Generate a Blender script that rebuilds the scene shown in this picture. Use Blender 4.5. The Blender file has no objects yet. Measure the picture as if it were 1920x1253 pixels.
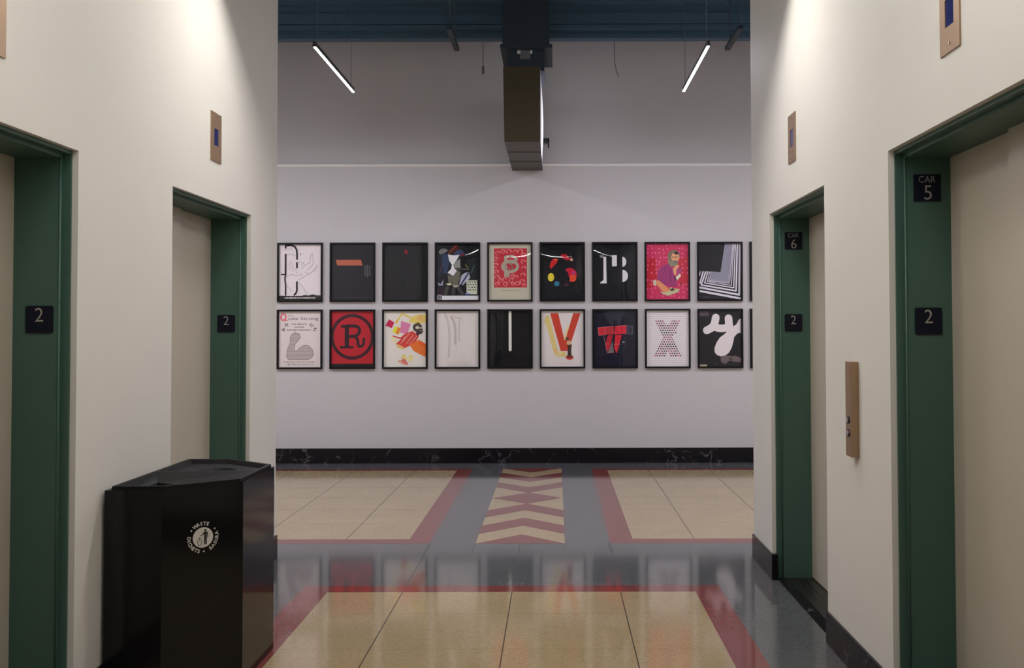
import bpy, bmesh, math, random
from mathutils import Vector
random.seed(7)
S = bpy.context.scene
C = S.collection
PI = math.pi

# ------------------------------------------------------------------ colour / materials
def lin(c):
    c /= 255.0
    return c / 12.92 if c <= 0.04045 else ((c + 0.055) / 1.055) ** 2.4
def col(r, g, b, k=1.0):
    return tuple(min(0.9, lin(v) * k) for v in (r, g, b)) + (1.0,)

def new_mat(name):
    m = bpy.data.materials.new(name)
    m.use_nodes = True
    nt = m.node_tree
    return m, nt, nt.nodes['Principled BSDF']

def mat(name, c, rough=0.5, metal=0.0, spec=0.5, noise=0.0, nscale=40.0, bump=0.0, coat=0.0):
    m, nt, b = new_mat(name)
    b.inputs['Base Color'].default_value = c
    b.inputs['Roughness'].default_value = rough
    b.inputs['Metallic'].default_value = metal
    b.inputs['Specular IOR Level'].default_value = spec
    b.inputs['Coat Weight'].default_value = coat
    b.inputs['Coat Roughness'].default_value = 0.05
    if noise or bump:
        tc = nt.nodes.new('ShaderNodeTexCoord')
        n = nt.nodes.new('ShaderNodeTexNoise')
        n.inputs['Scale'].default_value = nscale
        n.inputs['Detail'].default_value = 4
        nt.links.new(tc.outputs['Object'], n.inputs['Vector'])
        if noise:
            r = nt.nodes.new('ShaderNodeMapRange')
            r.inputs['To Min'].default_value = 1 - noise
            r.inputs['To Max'].default_value = 1 + noise
            mx = nt.nodes.new('ShaderNodeMixRGB')
            mx.blend_type = 'MULTIPLY'
            mx.inputs[0].default_value = 1
            mx.inputs[1].default_value = c
            nt.links.new(n.outputs['Fac'], r.inputs['Value'])
            nt.links.new(r.outputs[0], mx.inputs[2])
            nt.links.new(mx.outputs[0], b.inputs['Base Color'])
        if bump:
            bp = nt.nodes.new('ShaderNodeBump')
            bp.inputs['Strength'].default_value = bump
            bp.inputs['Distance'].default_value = 0.002
            nt.links.new(n.outputs['Fac'], bp.inputs['Height'])
            nt.links.new(bp.outputs[0], b.inputs['Normal'])
    return m

def terrazzo(name, c, c2, amount, rough=0.085, spec=0.5):
    m, nt, b = new_mat(name)
    tc = nt.nodes.new('ShaderNodeTexCoord')
    v = nt.nodes.new('ShaderNodeTexVoronoi')
    v.inputs['Scale'].default_value = 130
    n = nt.nodes.new('ShaderNodeTexNoise')
    n.inputs['Scale'].default_value = 3.0
    n.inputs['Detail'].default_value = 6
    nt.links.new(tc.outputs['Object'], v.inputs['Vector'])
    nt.links.new(tc.outputs['Object'], n.inputs['Vector'])
    sep = nt.nodes.new('ShaderNodeSeparateColor')
    nt.links.new(v.outputs['Color'], sep.inputs[0])
    rp = nt.nodes.new('ShaderNodeValToRGB')
    rp.color_ramp.elements[0].position = 0.0
    rp.color_ramp.elements[0].color = (0, 0, 0, 1)
    rp.color_ramp.elements[1].position = 1.0
    rp.color_ramp.elements[1].color = (amount,) * 3 + (1,)
    nt.links.new(sep.outputs[0], rp.inputs[0])
    mx = nt.nodes.new('ShaderNodeMixRGB')
    mx.inputs[1].default_value = c
    mx.inputs[2].default_value = c2
    nt.links.new(rp.outputs[0], mx.inputs[0])
    r = nt.nodes.new('ShaderNodeMapRange')
    r.inputs['To Min'].default_value = 0.88
    r.inputs['To Max'].default_value = 1.12
    nt.links.new(n.outputs['Fac'], r.inputs['Value'])
    m2 = nt.nodes.new('ShaderNodeMixRGB')
    m2.blend_type = 'MULTIPLY'
    m2.inputs[0].default_value = 1
    nt.links.new(mx.outputs[0], m2.inputs[1])
    nt.links.new(r.outputs[0], m2.inputs[2])
    nt.links.new(m2.outputs[0], b.inputs['Base Color'])
    b.inputs['Roughness'].default_value = rough
    b.inputs['Specular IOR Level'].default_value = spec
    return m

def marble(name):
    m, nt, b = new_mat(name)
    tc = nt.nodes.new('ShaderNodeTexCoord')
    n = nt.nodes.new('ShaderNodeTexNoise')
    n.inputs['Scale'].default_value = 2.2
    n.inputs['Detail'].default_value = 5
    n.inputs['Distortion'].default_value = 1.6
    nt.links.new(tc.outputs['Object'], n.inputs['Vector'])
    a = nt.nodes.new('ShaderNodeMath'); a.operation = 'SUBTRACT'; a.inputs[1].default_value = 0.5
    nt.links.new(n.outputs['Fac'], a.inputs[0])
    ab = nt.nodes.new('ShaderNodeMath'); ab.operation = 'ABSOLUTE'
    nt.links.new(a.outputs[0], ab.inputs[0])
    rp = nt.nodes.new('ShaderNodeValToRGB')
    rp.color_ramp.elements[0].position = 0.0
    rp.color_ramp.elements[0].color = (0.17, 0.16, 0.16, 1)
    rp.color_ramp.elements[1].position = 0.012
    rp.color_ramp.elements[1].color = (0.008, 0.007, 0.009, 1)
    n2 = nt.nodes.new('ShaderNodeTexNoise')
    n2.inputs['Scale'].default_value = 5
    nt.links.new(tc.outputs['Object'], n2.inputs['Vector'])
    r2 = nt.nodes.new('ShaderNodeMapRange')
    r2.inputs['From Min'].default_value = 0.45
    r2.inputs['From Max'].default_value = 0.7
    nt.links.new(n2.outputs['Fac'], r2.inputs['Value'])
    mx = nt.nodes.new('ShaderNodeMixRGB')
    mx.inputs[1].default_value = (0.010, 0.008, 0.010, 1)
    nt.links.new(ab.outputs[0], rp.inputs[0])
    nt.links.new(r2.outputs[0], mx.inputs[0])
    nt.links.new(rp.outputs[0], mx.inputs[2])
    nt.links.new(mx.outputs[0], b.inputs['Base Color'])
    b.inputs['Roughness'].default_value = 0.14
    b.inputs['Specular IOR Level'].default_value = 0.22
    return m

def glass_mat(name):
    m = bpy.data.materials.new(name); m.use_nodes = True
    nt = m.node_tree; nt.nodes.clear()
    out = nt.nodes.new('ShaderNodeOutputMaterial')
    t = nt.nodes.new('ShaderNodeBsdfTransparent')
    t.inputs[0].default_value = (1, 1, 1, 1)
    g = nt.nodes.new('ShaderNodeBsdfGlossy')
    g.inputs['Roughness'].default_value = 0.02
    f = nt.nodes.new('ShaderNodeFresnel')
    geo = nt.nodes.new('ShaderNodeNewGeometry')     # same reflectance from both faces of the thin sheet
    io = nt.nodes.new('ShaderNodeMapRange'); io.inputs['To Min'].default_value = 1.5; io.inputs['To Max'].default_value = 1/1.5
    nt.links.new(geo.outputs['Backfacing'], io.inputs['Value']); nt.links.new(io.outputs[0], f.inputs[0])
    mx = nt.nodes.new('ShaderNodeMixShader')
    ml = nt.nodes.new('ShaderNodeMath'); ml.operation = 'MULTIPLY'; ml.inputs[1].default_value = 0.95
    nt.links.new(f.outputs[0], ml.inputs[0])
    nt.links.new(ml.outputs[0], mx.inputs[0])
    nt.links.new(t.outputs[0], mx.inputs[1])
    nt.links.new(g.outputs[0], mx.inputs[2])
    nt.links.new(mx.outputs[0], out.inputs[0])
    return m

def emit_mat(name, c, s):
    m = bpy.data.materials.new(name); m.use_nodes = True
    nt = m.node_tree; nt.nodes.clear()
    out = nt.nodes.new('ShaderNodeOutputMaterial')
    e = nt.nodes.new('ShaderNodeEmission')
    e.inputs[0].default_value = c; e.inputs[1].default_value = s
    nt.links.new(e.outputs[0], out.inputs[0])
    return m

HALL_LAMP, SIDE_LAMP, CORR_LAMP, MID_LAMP, NEAR_LAMP = 480.0, 900.0, 730.0, 260.0, 60.0
WALL = mat('wall_paint', (0.70, 0.68, 0.645, 1), 0.6, spec=0.25, noise=0.015, nscale=2.0, bump=0.12)
UPPER = mat('upper_wall_paint', (0.56, 0.54, 0.54, 1), 0.7, spec=0.2, noise=0.02, nscale=3.0)
BACKP = mat('back_wall_paint', (0.60, 0.575, 0.58, 1), 0.6, spec=0.25, noise=0.015, nscale=2.0)
TEAL = mat('ceiling_paint', (0.052, 0.104, 0.155, 1), 0.45, noise=0.12, nscale=8)
TRIMLIT = mat('ledge_lit_edge', (0.82, 0.79, 0.76, 1), 0.6)  # pale tone stands in for light caught on the ledge lip
GREEN = mat('door_frame_paint', (0.053, 0.118, 0.092, 1), 0.42, noise=0.06, nscale=10)
DOORP = mat('door_paint', (0.47, 0.425, 0.355, 1), 0.45, noise=0.015, nscale=3)
MARB = marble('black_marble')
SILL = mat('sill_metal', (0.035, 0.033, 0.033, 1), 0.35, metal=0.6)
BRASS = mat('brushed_brass', (0.40, 0.27, 0.175, 1), 0.42, metal=0.85, noise=0.04, nscale=60)
SCREW = mat('brass_screw', (0.85, 0.72, 0.5, 1), 0.25, metal=1.0)
DISP = mat('indicator_screen', (0.018, 0.026, 0.13, 1), 0.15)
BUTTON = mat('steel_button', (0.55, 0.52, 0.52, 1), 0.2, metal=1.0)
BEZEL = mat('button_bezel', (0.06, 0.04, 0.06, 1), 0.3, metal=0.6)
SIGN = mat('sign_plate', (0.006, 0.007, 0.018, 1), 0.5, spec=0.2)
SIGNTXT = mat('sign_lettering', (0.36, 0.33, 0.30, 1), 0.5)
BIN = mat('bin_black', (0.008, 0.0075, 0.008, 1), 0.10, spec=0.27)
BINFR = mat('bin_lid', (0.014, 0.0135, 0.015, 1), 0.5, spec=0.16)
BINDARK = mat('bin_inside', (0.004, 0.004, 0.004, 1), 0.9)
WHITEM = mat('symbol_white', (0.62, 0.60, 0.56, 1), 0.5)
BLACKM = mat('symbol_black', (0.012, 0.010, 0.010, 1), 0.5)
ALU = mat('lamp_housing', (0.06, 0.06, 0.07, 1), 0.4, metal=0.3)
CABLE = mat('cable_grey', (0.12, 0.12, 0.13, 1), 0.5)
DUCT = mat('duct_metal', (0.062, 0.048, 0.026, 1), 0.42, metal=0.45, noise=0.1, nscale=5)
DUCTLIT = mat('duct_lit_side', (0.80, 0.78, 0.82, 1), 0.5)  # near-white tone puts the strong light on the duct's side into its colour
DARKST = mat('dark_steel', (0.012, 0.022, 0.034, 1), 0.5)
FRAMEB = mat('poster_frame_black', (0.006, 0.0055, 0.007, 1), 0.4, spec=0.2)
GLASS = glass_mat('poster_acrylic')
T_BEIGE = terrazzo('terrazzo_beige', (0.42, 0.325, 0.195, 1), (0.27, 0.195, 0.105, 1), 0.55)
T_RED = terrazzo('terrazzo_red', (0.215, 0.055, 0.050, 1), (0.15, 0.037, 0.034, 1), 0.6)
T_GREY = terrazzo('terrazzo_grey', (0.115, 0.120, 0.128, 1), (0.060, 0.062, 0.066, 1), 0.7)
T_JOINT = mat('terrazzo_joint', (0.06, 0.045, 0.028, 1), 0.2)
T_JOINT2 = mat('terrazzo_faint_joint', (0.24, 0.185, 0.105, 1), 0.07)
T_JOINTG = mat('terrazzo_dark_joint', (0.06, 0.062, 0.07, 1), 0.3)
HALL_E = emit_mat('hall_lamp_diffuser', (0.91, 0.90, 1.0, 1), HALL_LAMP)
SIDE_E = emit_mat('side_lamp_diffuser', (0.93, 0.91, 1.0, 1), SIDE_LAMP)
CORR_E = emit_mat('corridor_lamp_diffuser', (1.0, 0.955, 0.885, 1), CORR_LAMP)
MID_E = emit_mat('mid_lamp_diffuser', (1.0, 0.95, 0.86, 1), MID_LAMP)
TUBE_E = emit_mat('tube_lamp_diffuser', (1.0, 0.95, 0.89, 1), 130.0)
NEAR_E = emit_mat('dim_lamp_diffuser', (1.0, 0.95, 0.87, 1), NEAR_LAMP)

# ------------------------------------------------------------------ mesh builder
class MB:
    def __init__(s):
        s.bm = bmesh.new(); s.mats = []
    def mi(s, m):
        if m not in s.mats: s.mats.append(m)
        return s.mats.index(m)
    def face(s, pts, m, smooth=False):
        vs = [s.bm.verts.new(p) for p in pts]
        f = s.bm.faces.new(vs); f.material_index = s.mi(m); f.smooth = smooth
        return f
    def box(s, x0, x1, y0, y1, z0, z1, m, bevel=0.0):
        x0, x1 = min(x0, x1), max(x0, x1)
        y0, y1 = min(y0, y1), max(y0, y1)
        v = [s.bm.verts.new(p) for p in ((x0,y0,z0),(x1,y0,z0),(x1,y1,z0),(x0,y1,z0),(x0,y0,z1),(x1,y0,z1),(x1,y1,z1),(x0,y1,z1))]
        fs = []
        for q in ((3,2,1,0),(4,5,6,7),(0,1,5,4),(1,2,6,5),(2,3,7,6),(3,0,4,7)):
            f = s.bm.faces.new([v[i] for i in q]); f.material_index = s.mi(m); fs.append(f)
        if bevel:
            es = list({e for f in fs for e in f.edges})
            bmesh.ops.bevel(s.bm, geom=es, offset=bevel, segments=2, affect='EDGES', profile=0.5)
    def prism(s, pts, axis, a0, a1, m):
        """pts: 2-D outline in the two other axes; extruded along axis from a0 to a1"""
        def P(p, a):
            return {'x': (a, p[0], p[1]), 'y': (p[0], a, p[1]), 'z': (p[0], p[1], a)}[axis]
        lo = [s.bm.verts.new(P(p, a0)) for p in pts]
        hi = [s.bm.verts.new(P(p, a1)) for p in pts]
        n = len(pts); k = s.mi(m); fs = []
        fs.append(s.bm.faces.new(lo)); fs.append(s.bm.faces.new(hi[::-1]))
        for i in range(n):
            fs.append(s.bm.faces.new((lo[i], hi[i], hi[(i+1) % n], lo[(i+1) % n])))
        for f in fs: f.material_index = k
        bmesh.ops.recalc_face_normals(s.bm, faces=fs)
    def tube(s, path, r, m, n=8, caps=True):
        k = s.mi(m); rings = []
        for i, p in enumerate(path):
            p = Vector(p)
            d = (Vector(path[min(i+1, len(path)-1)]) - Vector(path[max(i-1, 0)])).normalized()
            u = d.orthogonal().normalized(); w = d.cross(u)
            if rings: # keep twist low
                u0 = (rings[-1][0].co - Vector(path[i-1]))
                u = (u0 - d * u0.dot(d)).normalized(); w = d.cross(u)
            rings.append([s.bm.verts.new(p + r*(math.cos(2*PI*j/n)*u + math.sin(2*PI*j/n)*w)) for j in range(n)])
        for a, b in zip(rings, rings[1:]):
            for j in range(n):
                f = s.bm.faces.new((a[j], a[(j+1)%n], b[(j+1)%n], b[j])); f.material_index = k; f.smooth = True
        if caps:
            for r_ in (rings[0][::-1], rings[-1]):
                f = s.bm.faces.new(r_); f.material_index = k
    def build(s, name, parent=None):
        me = bpy.data.meshes.new(name)
        off = Vector((0, 0, 0))
        p = parent
        while p is not None:
            off += Vector(p.location); p = p.parent
        for v in s.bm.verts: v.co -= off
        s.bm.normal_update()
        s.bm.to_mesh(me); s.bm.free()
        for m in s.mats: me.materials.append(m)
        o = bpy.data.objects.new(name, me); C.objects.link(o)
        if parent is not None: o.parent = parent
        return o

def tag(o, label=None, cat=None, group=None, kind=None):
    if label: o['label'] = label
    if cat: o['category'] = cat
    if group: o['group'] = group
    if kind: o['kind'] = kind
    return o
def thing(name, label, cat, loc, group=None):
    o = bpy.data.objects.new(name, None); C.objects.link(o)
    o.location = loc; o.empty_display_size = 0.1
    return tag(o, label, cat, group)
def copy_tree(o, parent=None):
    c = o.copy(); C.objects.link(c)
    if parent is not None: c.parent = parent
    for ch in [k for k in bpy.data.objects if k.parent == o]:
        copy_tree(ch, c)
    return c
def structure(o, label=None, cat=None):
    o['kind'] = 'structure'
    return tag(o, label, cat)

# text as flat polygons: list of polygons (each list of 2-D points), unit cap height
def text_tris(txt, bold=0.0):
    cu = bpy.data.curves.new('t', 'FONT'); cu.body = txt; cu.size = 1.0
    cu.align_x = 'CENTER'; cu.offset = bold; cu.resolution_u = 4
    o = bpy.data.objects.new('t', cu); C.objects.link(o)
    bpy.context.view_layer.update()
    me = o.to_mesh()
    tris = [[tuple(me.vertices[i].co[:2]) for i in p.vertices] for p in me.polygons]
    o.to_mesh_clear()
    bpy.data.objects.remove(o); bpy.data.curves.remove(cu)
    ys = [p[1] for t in tris for p in t]; xs = [p[0] for t in tris for p in t]
    y0, y1 = min(ys), max(ys); xc = (min(xs) + max(xs)) / 2
    return [[((x - xc) / (y1 - y0), (y - y0) / (y1 - y0)) for x, y in t] for t in tris]

# ------------------------------------------------------------------ main dimensions (metres)
AL, AR, END, BACK = -1.833, 1.2975, 6.312, 10.745      # corridor walls, corridor mouth, far wall
LINTEL, CEIL, REAR = 2.187, 5.25, -3.0
DOORS = {'door_1': (-1, 2.50, 3.680), 'door_2': (-1, 4.589, 5.775), 'door_3': (1, 4.612, 5.787), 'door_4': (1, 2.54, 3.724)}
WT = 0.30

# ------------------------------------------------------------------ floor
f = MB()
f.box(-6.2, 5.4, REAR - 0.2, BACK + 0.3, -0.12, 0.0, T_GREY)
def patch(x0, x1, y0, y1, m, z):
    f.face([(x0,y0,z),(x1,y0,z),(x1,y1,z),(x0,y1,z)], m)
Z1, Z2, Z3 = 0.0002, 0.0004, 0.0006
# corridor panel
patch(-1.460, 0.947, REAR + 0.7, 5.635, T_RED, Z1)
patch(-1.300, 0.795, REAR + 0.86, 5.500, T_BEIGE, Z2)
for x in (-0.872, -0.249, 0.368):
    patch(x - 0.003, x + 0.003, REAR + 0.86, 5.500, T_JOINT, Z3)
    patch(x - 0.0025, x + 0.0025, 5.635, 6.735, T_JOINTG, Z3)
y = 5.087
while y > REAR + 0.9:
    patch(-1.300, 0.795, y - 0.0014, y + 0.0014, T_JOINT2, Z3); y -= 0.5615
# hall panels
for x0, x1, ix0, ix1 in ((-6.2, -0.883, -6.2, -1.040), (0.381, 5.4, 0.547, 5.4)):
    patch(x0, x1, 6.735, 10.29, T_RED, Z1)
    patch(ix0, ix1, 6.875, 10.175, T_BEIGE, Z2)
    for k in range(1, 6):
        patch(ix0, ix1, 6.875 + 0.555*k - 0.0016, 6.875 + 0.555*k + 0.0016, T_JOINT2, Z3)
for x in (-1.49, -2.12, -2.75, -3.38, 0.985, 1.625, 2.26, 2.89):
    patch(x - 0.003, x + 0.003, 6.875, 10.175, T_JOINT, Z3)
for x in (-0.883, -0.560, 0.064, 0.381):
    patch(x - 0.002, x + 0.002, 6.45, 6.735, T_JOINTG, Z3)
# chevron strip
cx, xl, xr = -0.248, -0.560, 0.064
y0, py, rise = 6.730, 0.306, 0.300
patch(xl, xr, y0, 10.315, T_BEIGE, Z1)
def chev(e0, e1, sgn, m=T_RED):
    f.face([(xl,e0,Z2),(cx,e0+sgn*rise,Z2),(cx,e1+sgn*rise,Z2),(xl,e1,Z2)], m)
    f.face([(cx,e0+sgn*rise,Z2),(xr,e0,Z2),(xr,e1,Z2),(cx,e1+sgn*rise,Z2)], m)
mid = 8.525
f.face([(xl,y0,Z2),(xr,y0,Z2),(cx,y0+rise,Z2)], T_RED)
ytop = 2*mid - y0
f.face([(xl,ytop,Z2),(cx,ytop-rise,Z2),(xr,ytop,Z2)], T_RED)
for k in (1, 3):
    chev(y0 + k*py, y0 + (k+1)*py, 1)
    chev(2*mid - y0 - k*py, 2*mid - y0 - (k+1)*py, -1)
f.face([(cx, mid-0.285, Z2), (xr, mid, Z2), (cx, mid+0.285, Z2), (xl, mid, Z2)], T_RED)
floor = structure(f.build('floor'), 'polished terrazzo floor with beige panels, red borders and a chevron strip')
bm = bmesh.new(); bm.from_mesh(floor.data)
for fc in bm.faces:
    if len(fc.verts) <= 4 and fc.calc_center_median().z > 0.0001 and fc.normal.z < 0: fc.normal_flip()
bm.to_mesh(floor.data); bm.free()

# ------------------------------------------------------------------ corridor walls with lift openings
for side, name, xs in ((-1, 'wall_left', AL), (1, 'wall_right', AR)):
    w = MB()
    ops = sorted((a, b) for s_, a, b in DOORS.values() if s_ == side)
    xb = xs + side * WT
    cur = REAR
    for a, b in ops:
        w.box(xs, xb, cur, a, 0, CEIL, WALL)
        w.box(xs, xb, a, b, LINTEL, CEIL, WALL)
        cur = b
    w.box(xs, xb, cur, END, 0, CEIL, WALL)
    structure(w.build(name), 'cream painted corridor wall with two lift openings, %s side' % ('left' if side < 0 else 'right'))
    # hall side of the lift block, running away from the corridor mouth
    h = MB()
    far_x = -6.2 if side < 0 else 5.4
    h.box(xb, far_x, END - 0.2, END, 0, CEIL, WALL)
    structure(h.build('wall_near_left' if side < 0 else 'wall_near_right'))
    e = MB()
    e.box(far_x, far_x + side*0.2, END - 0.2, BACK + 0.3, 0, CEIL, WALL)
    structure(e.build('wall_end_left' if side < 0 else 'wall_end_right'))
    # marble baseboards
    b_ = MB()
    t = 0.012
    segs, cur = [], REAR
    for a, b in ops:
        segs.append((cur, a)); cur = b
    segs.append((cur - 0.04, END + t))
    for a, b in segs:
        b_.box(xs - side*t, xs + side*0.024, a, b, 0, 0.150, MARB, bevel=0.003)
    structure(b_.build('baseboard_left' if side < 0 else 'baseboard_right'), 'black veined marble baseboard of the corridor, %s side' % ('left' if side < 0 else 'right'))
rw = MB(); rw.box(AL - WT, AR + WT, REAR - 0.2, REAR, 0, CEIL, WALL); structure(rw.build('wall_rear'))

# far wall: thicker lower part with a chamfered top edge at 3.33 m
bw = MB()
prof = [(BACK, 0), (BACK, 3.318), (BACK + 0.024, 3.345), (BACK + 0.3, 3.345), (BACK + 0.3, 0)]
bw.prism(prof, 'x', -6.2, 5.4, BACKP)
bw.box(-6.2, 5.4, BACK + 0.024, BACK + 0.3, 3.345, CEIL, UPPER)
tr = MB(); tr.box(-6.2, 5.4, BACK - 0.012, BACK + 0.03, 3.316, 3.348, TRIMLIT, bevel=0.003); structure(tr.build('trim_2'), 'ledge strip running along the far wall above the posters, painted pale as a lit edge')
structure(bw.build('wall_back'), 'far wall with a ledge line above two rows of framed posters')
bb = MB(); bb.box(-6.2, 5.4, BACK - 0.018, BACK + 0.01, 0, 0.166, MARB, bevel=0.003)
structure(bb.build('baseboard_back'), 'black veined marble baseboard below the poster wall')

# ceiling
c_ = MB(); c_.box(-6.4, 5.6, REAR - 0.2, BACK + 0.3, CEIL, CEIL + 0.15, TEAL)
structure(c_.build('ceiling'), 'dark blue painted ceiling')
# stepped steel beam across the hall
g = MB()
gx0, gx1 = -6.2, 5.4
g.box(gx0, gx1, 9.88, 10.00, 4.507, 4.550, TEAL)       # lower flange
g.box(gx0, gx1, 9.90, 9.95, 4.550, 4.60, TEAL)         # web
g.box(gx0, gx1, 9.80, 9.98, 4.585, 4.625, TEAL)        # second plate
g.box(gx0, gx1, 9.80, 9.90, 4.632, 4.82, TEAL)         # fascia
g.box(gx0, gx1, 9.66, 9.98, 4.815, 4.87, TEAL)         # upper flange
g.box(gx0, gx1, 9.78, 9.88, 4.87, CEIL, TEAL)
g.box(gx0, gx1, 9.775, 9.80, 4.725, 4.74, TEAL)        # conduit line on the fascia
structure(g.build('trim_1'), 'dark blue stepped steel beam across the top of the hall')

# ------------------------------------------------------------------ lift doors
def lift(name, side, a, b, label):
    xs = AL if side < 0 else AR
    X = lambda d: xs + side * d
    root = thing(name, label, None, (X(0.1), (a + b)/2, 0))
    root['kind'] = 'structure'
    fr = MB()
    # outer step
    e1, e2, d0, d1, d2 = 0.010, 0.026, 0.024, 0.056, 0.236
    for (p, q, off) in ((d0, d1, e1), (d1, d2, e2)):
        fr.box(X(p), X(q), a, a + off, 0, LINTEL, GREEN)
        fr.box(X(p), X(q), b - off, b, 0, LINTEL, GREEN)
        fr.box(X(p), X(q), a + off, b - off, LINTEL - off - 0.004, LINTEL, GREEN)
    # rounded bead at the step
    for yy in (a + e2, b - e2):
        fr.tube([(X(d1), yy, 0), (X(d1), yy, LINTEL - e2)], 0.004, GREEN, 8)
    fr.build('frame', root)
    # panels: the far one set deeper than the near one
    m = (a + b)/2 + 0.035
    p1 = MB(); p1.box(X(0.232), X(0.262), m - 0.03, b - 0.006, 0.014, LINTEL - 0.012, DOORP, bevel=0.002); p1.build('panel', root)
    p2 = MB(); p2.box(X(0.204), X(0.228), a + 0.006, m, 0.014, LINTEL - 0.012, DOORP, bevel=0.002); p2.build('panel', root)
    # threshold: bevelled marble lip and flat metal sill
    s_ = MB()
    lip = [(X(0.026), 0.0), (X(0.080), 0.012), (X(0.080), -0.01), (X(0.026), -0.01)]
    s_.prism(lip, 'y', a + 0.011, b - 0.011, MARB)
    s_.box(X(0.080), X(0.262), a + 0.011, b - 0.011, -0.01, 0.010, SILL)
    for k in (0.14, 0.17):
        s_.box(X(k), X(k + 0.006), a + 0.03, b - 0.03, 0.010, 0.0115, MARB)
    s_.build('threshold', root)
    bk = MB(); bk.box(X(0.27), X(0.36), a - 0.05, b + 0.05, -0.02, LINTEL + 0.1, BINDARK); bk.build('shaft_backing', root)
    return root
lift('door_1', *DOORS['door_1'], 'cream lift door in green frame nearest on the left wall')
lift('door_2', *DOORS['door_2'], 'cream lift door in green frame behind the black waste bin')
lift('door_3', *DOORS['door_3'], 'cream lift door in green frame marked CAR 6')
lift('door_4', *DOORS['door_4'], 'cream lift door in green frame marked CAR 5')

# ------------------------------------------------------------------ signs on the jambs (face the camera)
def sign_plate(w, r, xc, yj, zc, root):
    m = MB()
    pts = []
    for cxn, czn, a0 in ((w/2-r, w/2-r, 0), (-w/2+r, w/2-r, 90), (-w/2+r, -w/2+r, 180), (w/2-r, -w/2+r, 270)):
        for k in range(5):
            t = math.radians(a0 + 22.5*k); pts.append((xc + cxn + r*math.cos(t), zc + czn + r*math.sin(t)))
    m.prism(pts, 'y', yj - 0.004, yj, SIGN)
    return m.build('plate', root)
def letters(items, xc, y, zc, root):
    m = MB()
    for txt, dx, dz, hgt, wf, bold in items:
        for t in text_tris(txt, bold):
            pts = [(xc + dx + p[0]*hgt*wf, y, zc + dz + p[1]*hgt) for p in t]
            m.face(pts, SIGNTXT)
    o = m.build('lettering', root)
    return o
def sign(name, kind, n, xc, yj, zc, label, group):
    w = 0.104
    root = thing(name, label, 'sign', (xc, yj, zc), group)
    if kind == 'floor':
        sign_plate(w, 0.008, xc, yj, zc, root)
        letters([(n, 0, -0.008, 0.052, 0.97, -0.006)], xc, yj - 0.0045, zc, root)
        d = MB()
        for k in range(3):
            px, pz = xc - 0.004 + 0.004*(k % 2), zc - 0.030 + 0.004*(k//2)
            d.prism([(px + 0.0013*math.cos(t*PI/4), pz + 0.0013*math.sin(t*PI/4)) for t in range(8)], 'y', yj - 0.0052, yj - 0.004, SIGN)
        d.build('braille', root)
    else:
        sign_plate(w, 0.001, xc, yj, zc, root)
        letters([('CAR', -0.001, 0.020, 0.025, 0.90, -0.010), (n, 0.002, -0.046, 0.055, 0.97, -0.006)], xc, yj - 0.0045, zc, root)
    return root
JR, JL = 0.0262, 0.0262
G2 = 'black floor number signs on the lift jambs'
sign('floor_number_sign', 'floor', '2', -1.962, 3.680 - JL, 1.5375, 'black sign with a 2 on the green jamb of the nearest left lift', G2)
sign('floor_number_sign', 'floor', '2', -1.969, 5.775 - JL, 1.532, 'black sign with a 2 on the green jamb above the waste bin', G2)
sign('floor_number_sign', 'floor', '2', 1.429, 5.787 - JR, 1.529, 'black sign with a 2 on the jamb below the CAR 6 sign', G2)
sign('floor_number_sign', 'floor', '2', 1.437, 3.724 - JR, 1.524, 'black sign with a 2 on the jamb below the CAR 5 sign', G2)
GC = 'black car number signs on the lift jambs'
sign('car_number_sign', 'car', '6', 1.433, 5.787 - JR, 2.022, 'dark square sign reading CAR 6 high on the green jamb', GC)
sign('car_number_sign', 'car', '5', 1.438, 3.724 - JR, 2.039, 'dark square sign reading CAR 5 high on the green jamb', GC)

# ------------------------------------------------------------------ floor indicators above the lifts
def indicator(side, yc, label):
    xs = AL if side < 0 else AR
    X = lambda d: xs - side * d
    w, z0, z1 = 0.155, 2.402, 2.666
    root = thing('floor_indicator', label, 'indicator', (xs, yc, z0), 'brass floor indicators above the lifts')
    p = MB()
    sc0, sc1, sw = 2.488, 2.580, 0.034
    p.box(X(0), X(0.006), yc - w/2, yc - sw, z0, z1, BRASS)
    p.box(X(0), X(0.006), yc + sw, yc + w/2, z0, z1, BRASS)
    p.box(X(0), X(0.006), yc - sw, yc + sw, z0, sc0, BRASS)
    p.box(X(0), X(0.006), yc - sw, yc + sw, sc1, z1, BRASS)
    p.build('plate', root)
    d = MB(); d.box(X(0), X(0.003), yc - sw, yc + sw, sc0, sc1, DISP); d.build('screen', root)
    for zz in (z0 + 0.030, z1 - 0.020):
        s = MB()
        n = 14
        s.prism([(yc + 0.006*math.cos(2*PI*k/n), zz + 0.006*math.sin(2*PI*k/n)) for k in range(n)], 'x', X(0.004), X(0.009), SCREW)
        s.build('screw', root)
indicator(-1, 3.098, 'brass indicator plate cut by the top left corner of the frame')
indicator(-1, 5.162, 'brass indicator plate with blue screen above the left lift behind the bin')
indicator(1, 5.215, 'narrow brass indicator plate with blue screen above the CAR 6 lift')
indicator(1, 3.118, 'brass indicator plate with blue screen above the CAR 5 lift, cut by the frame top')

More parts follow.
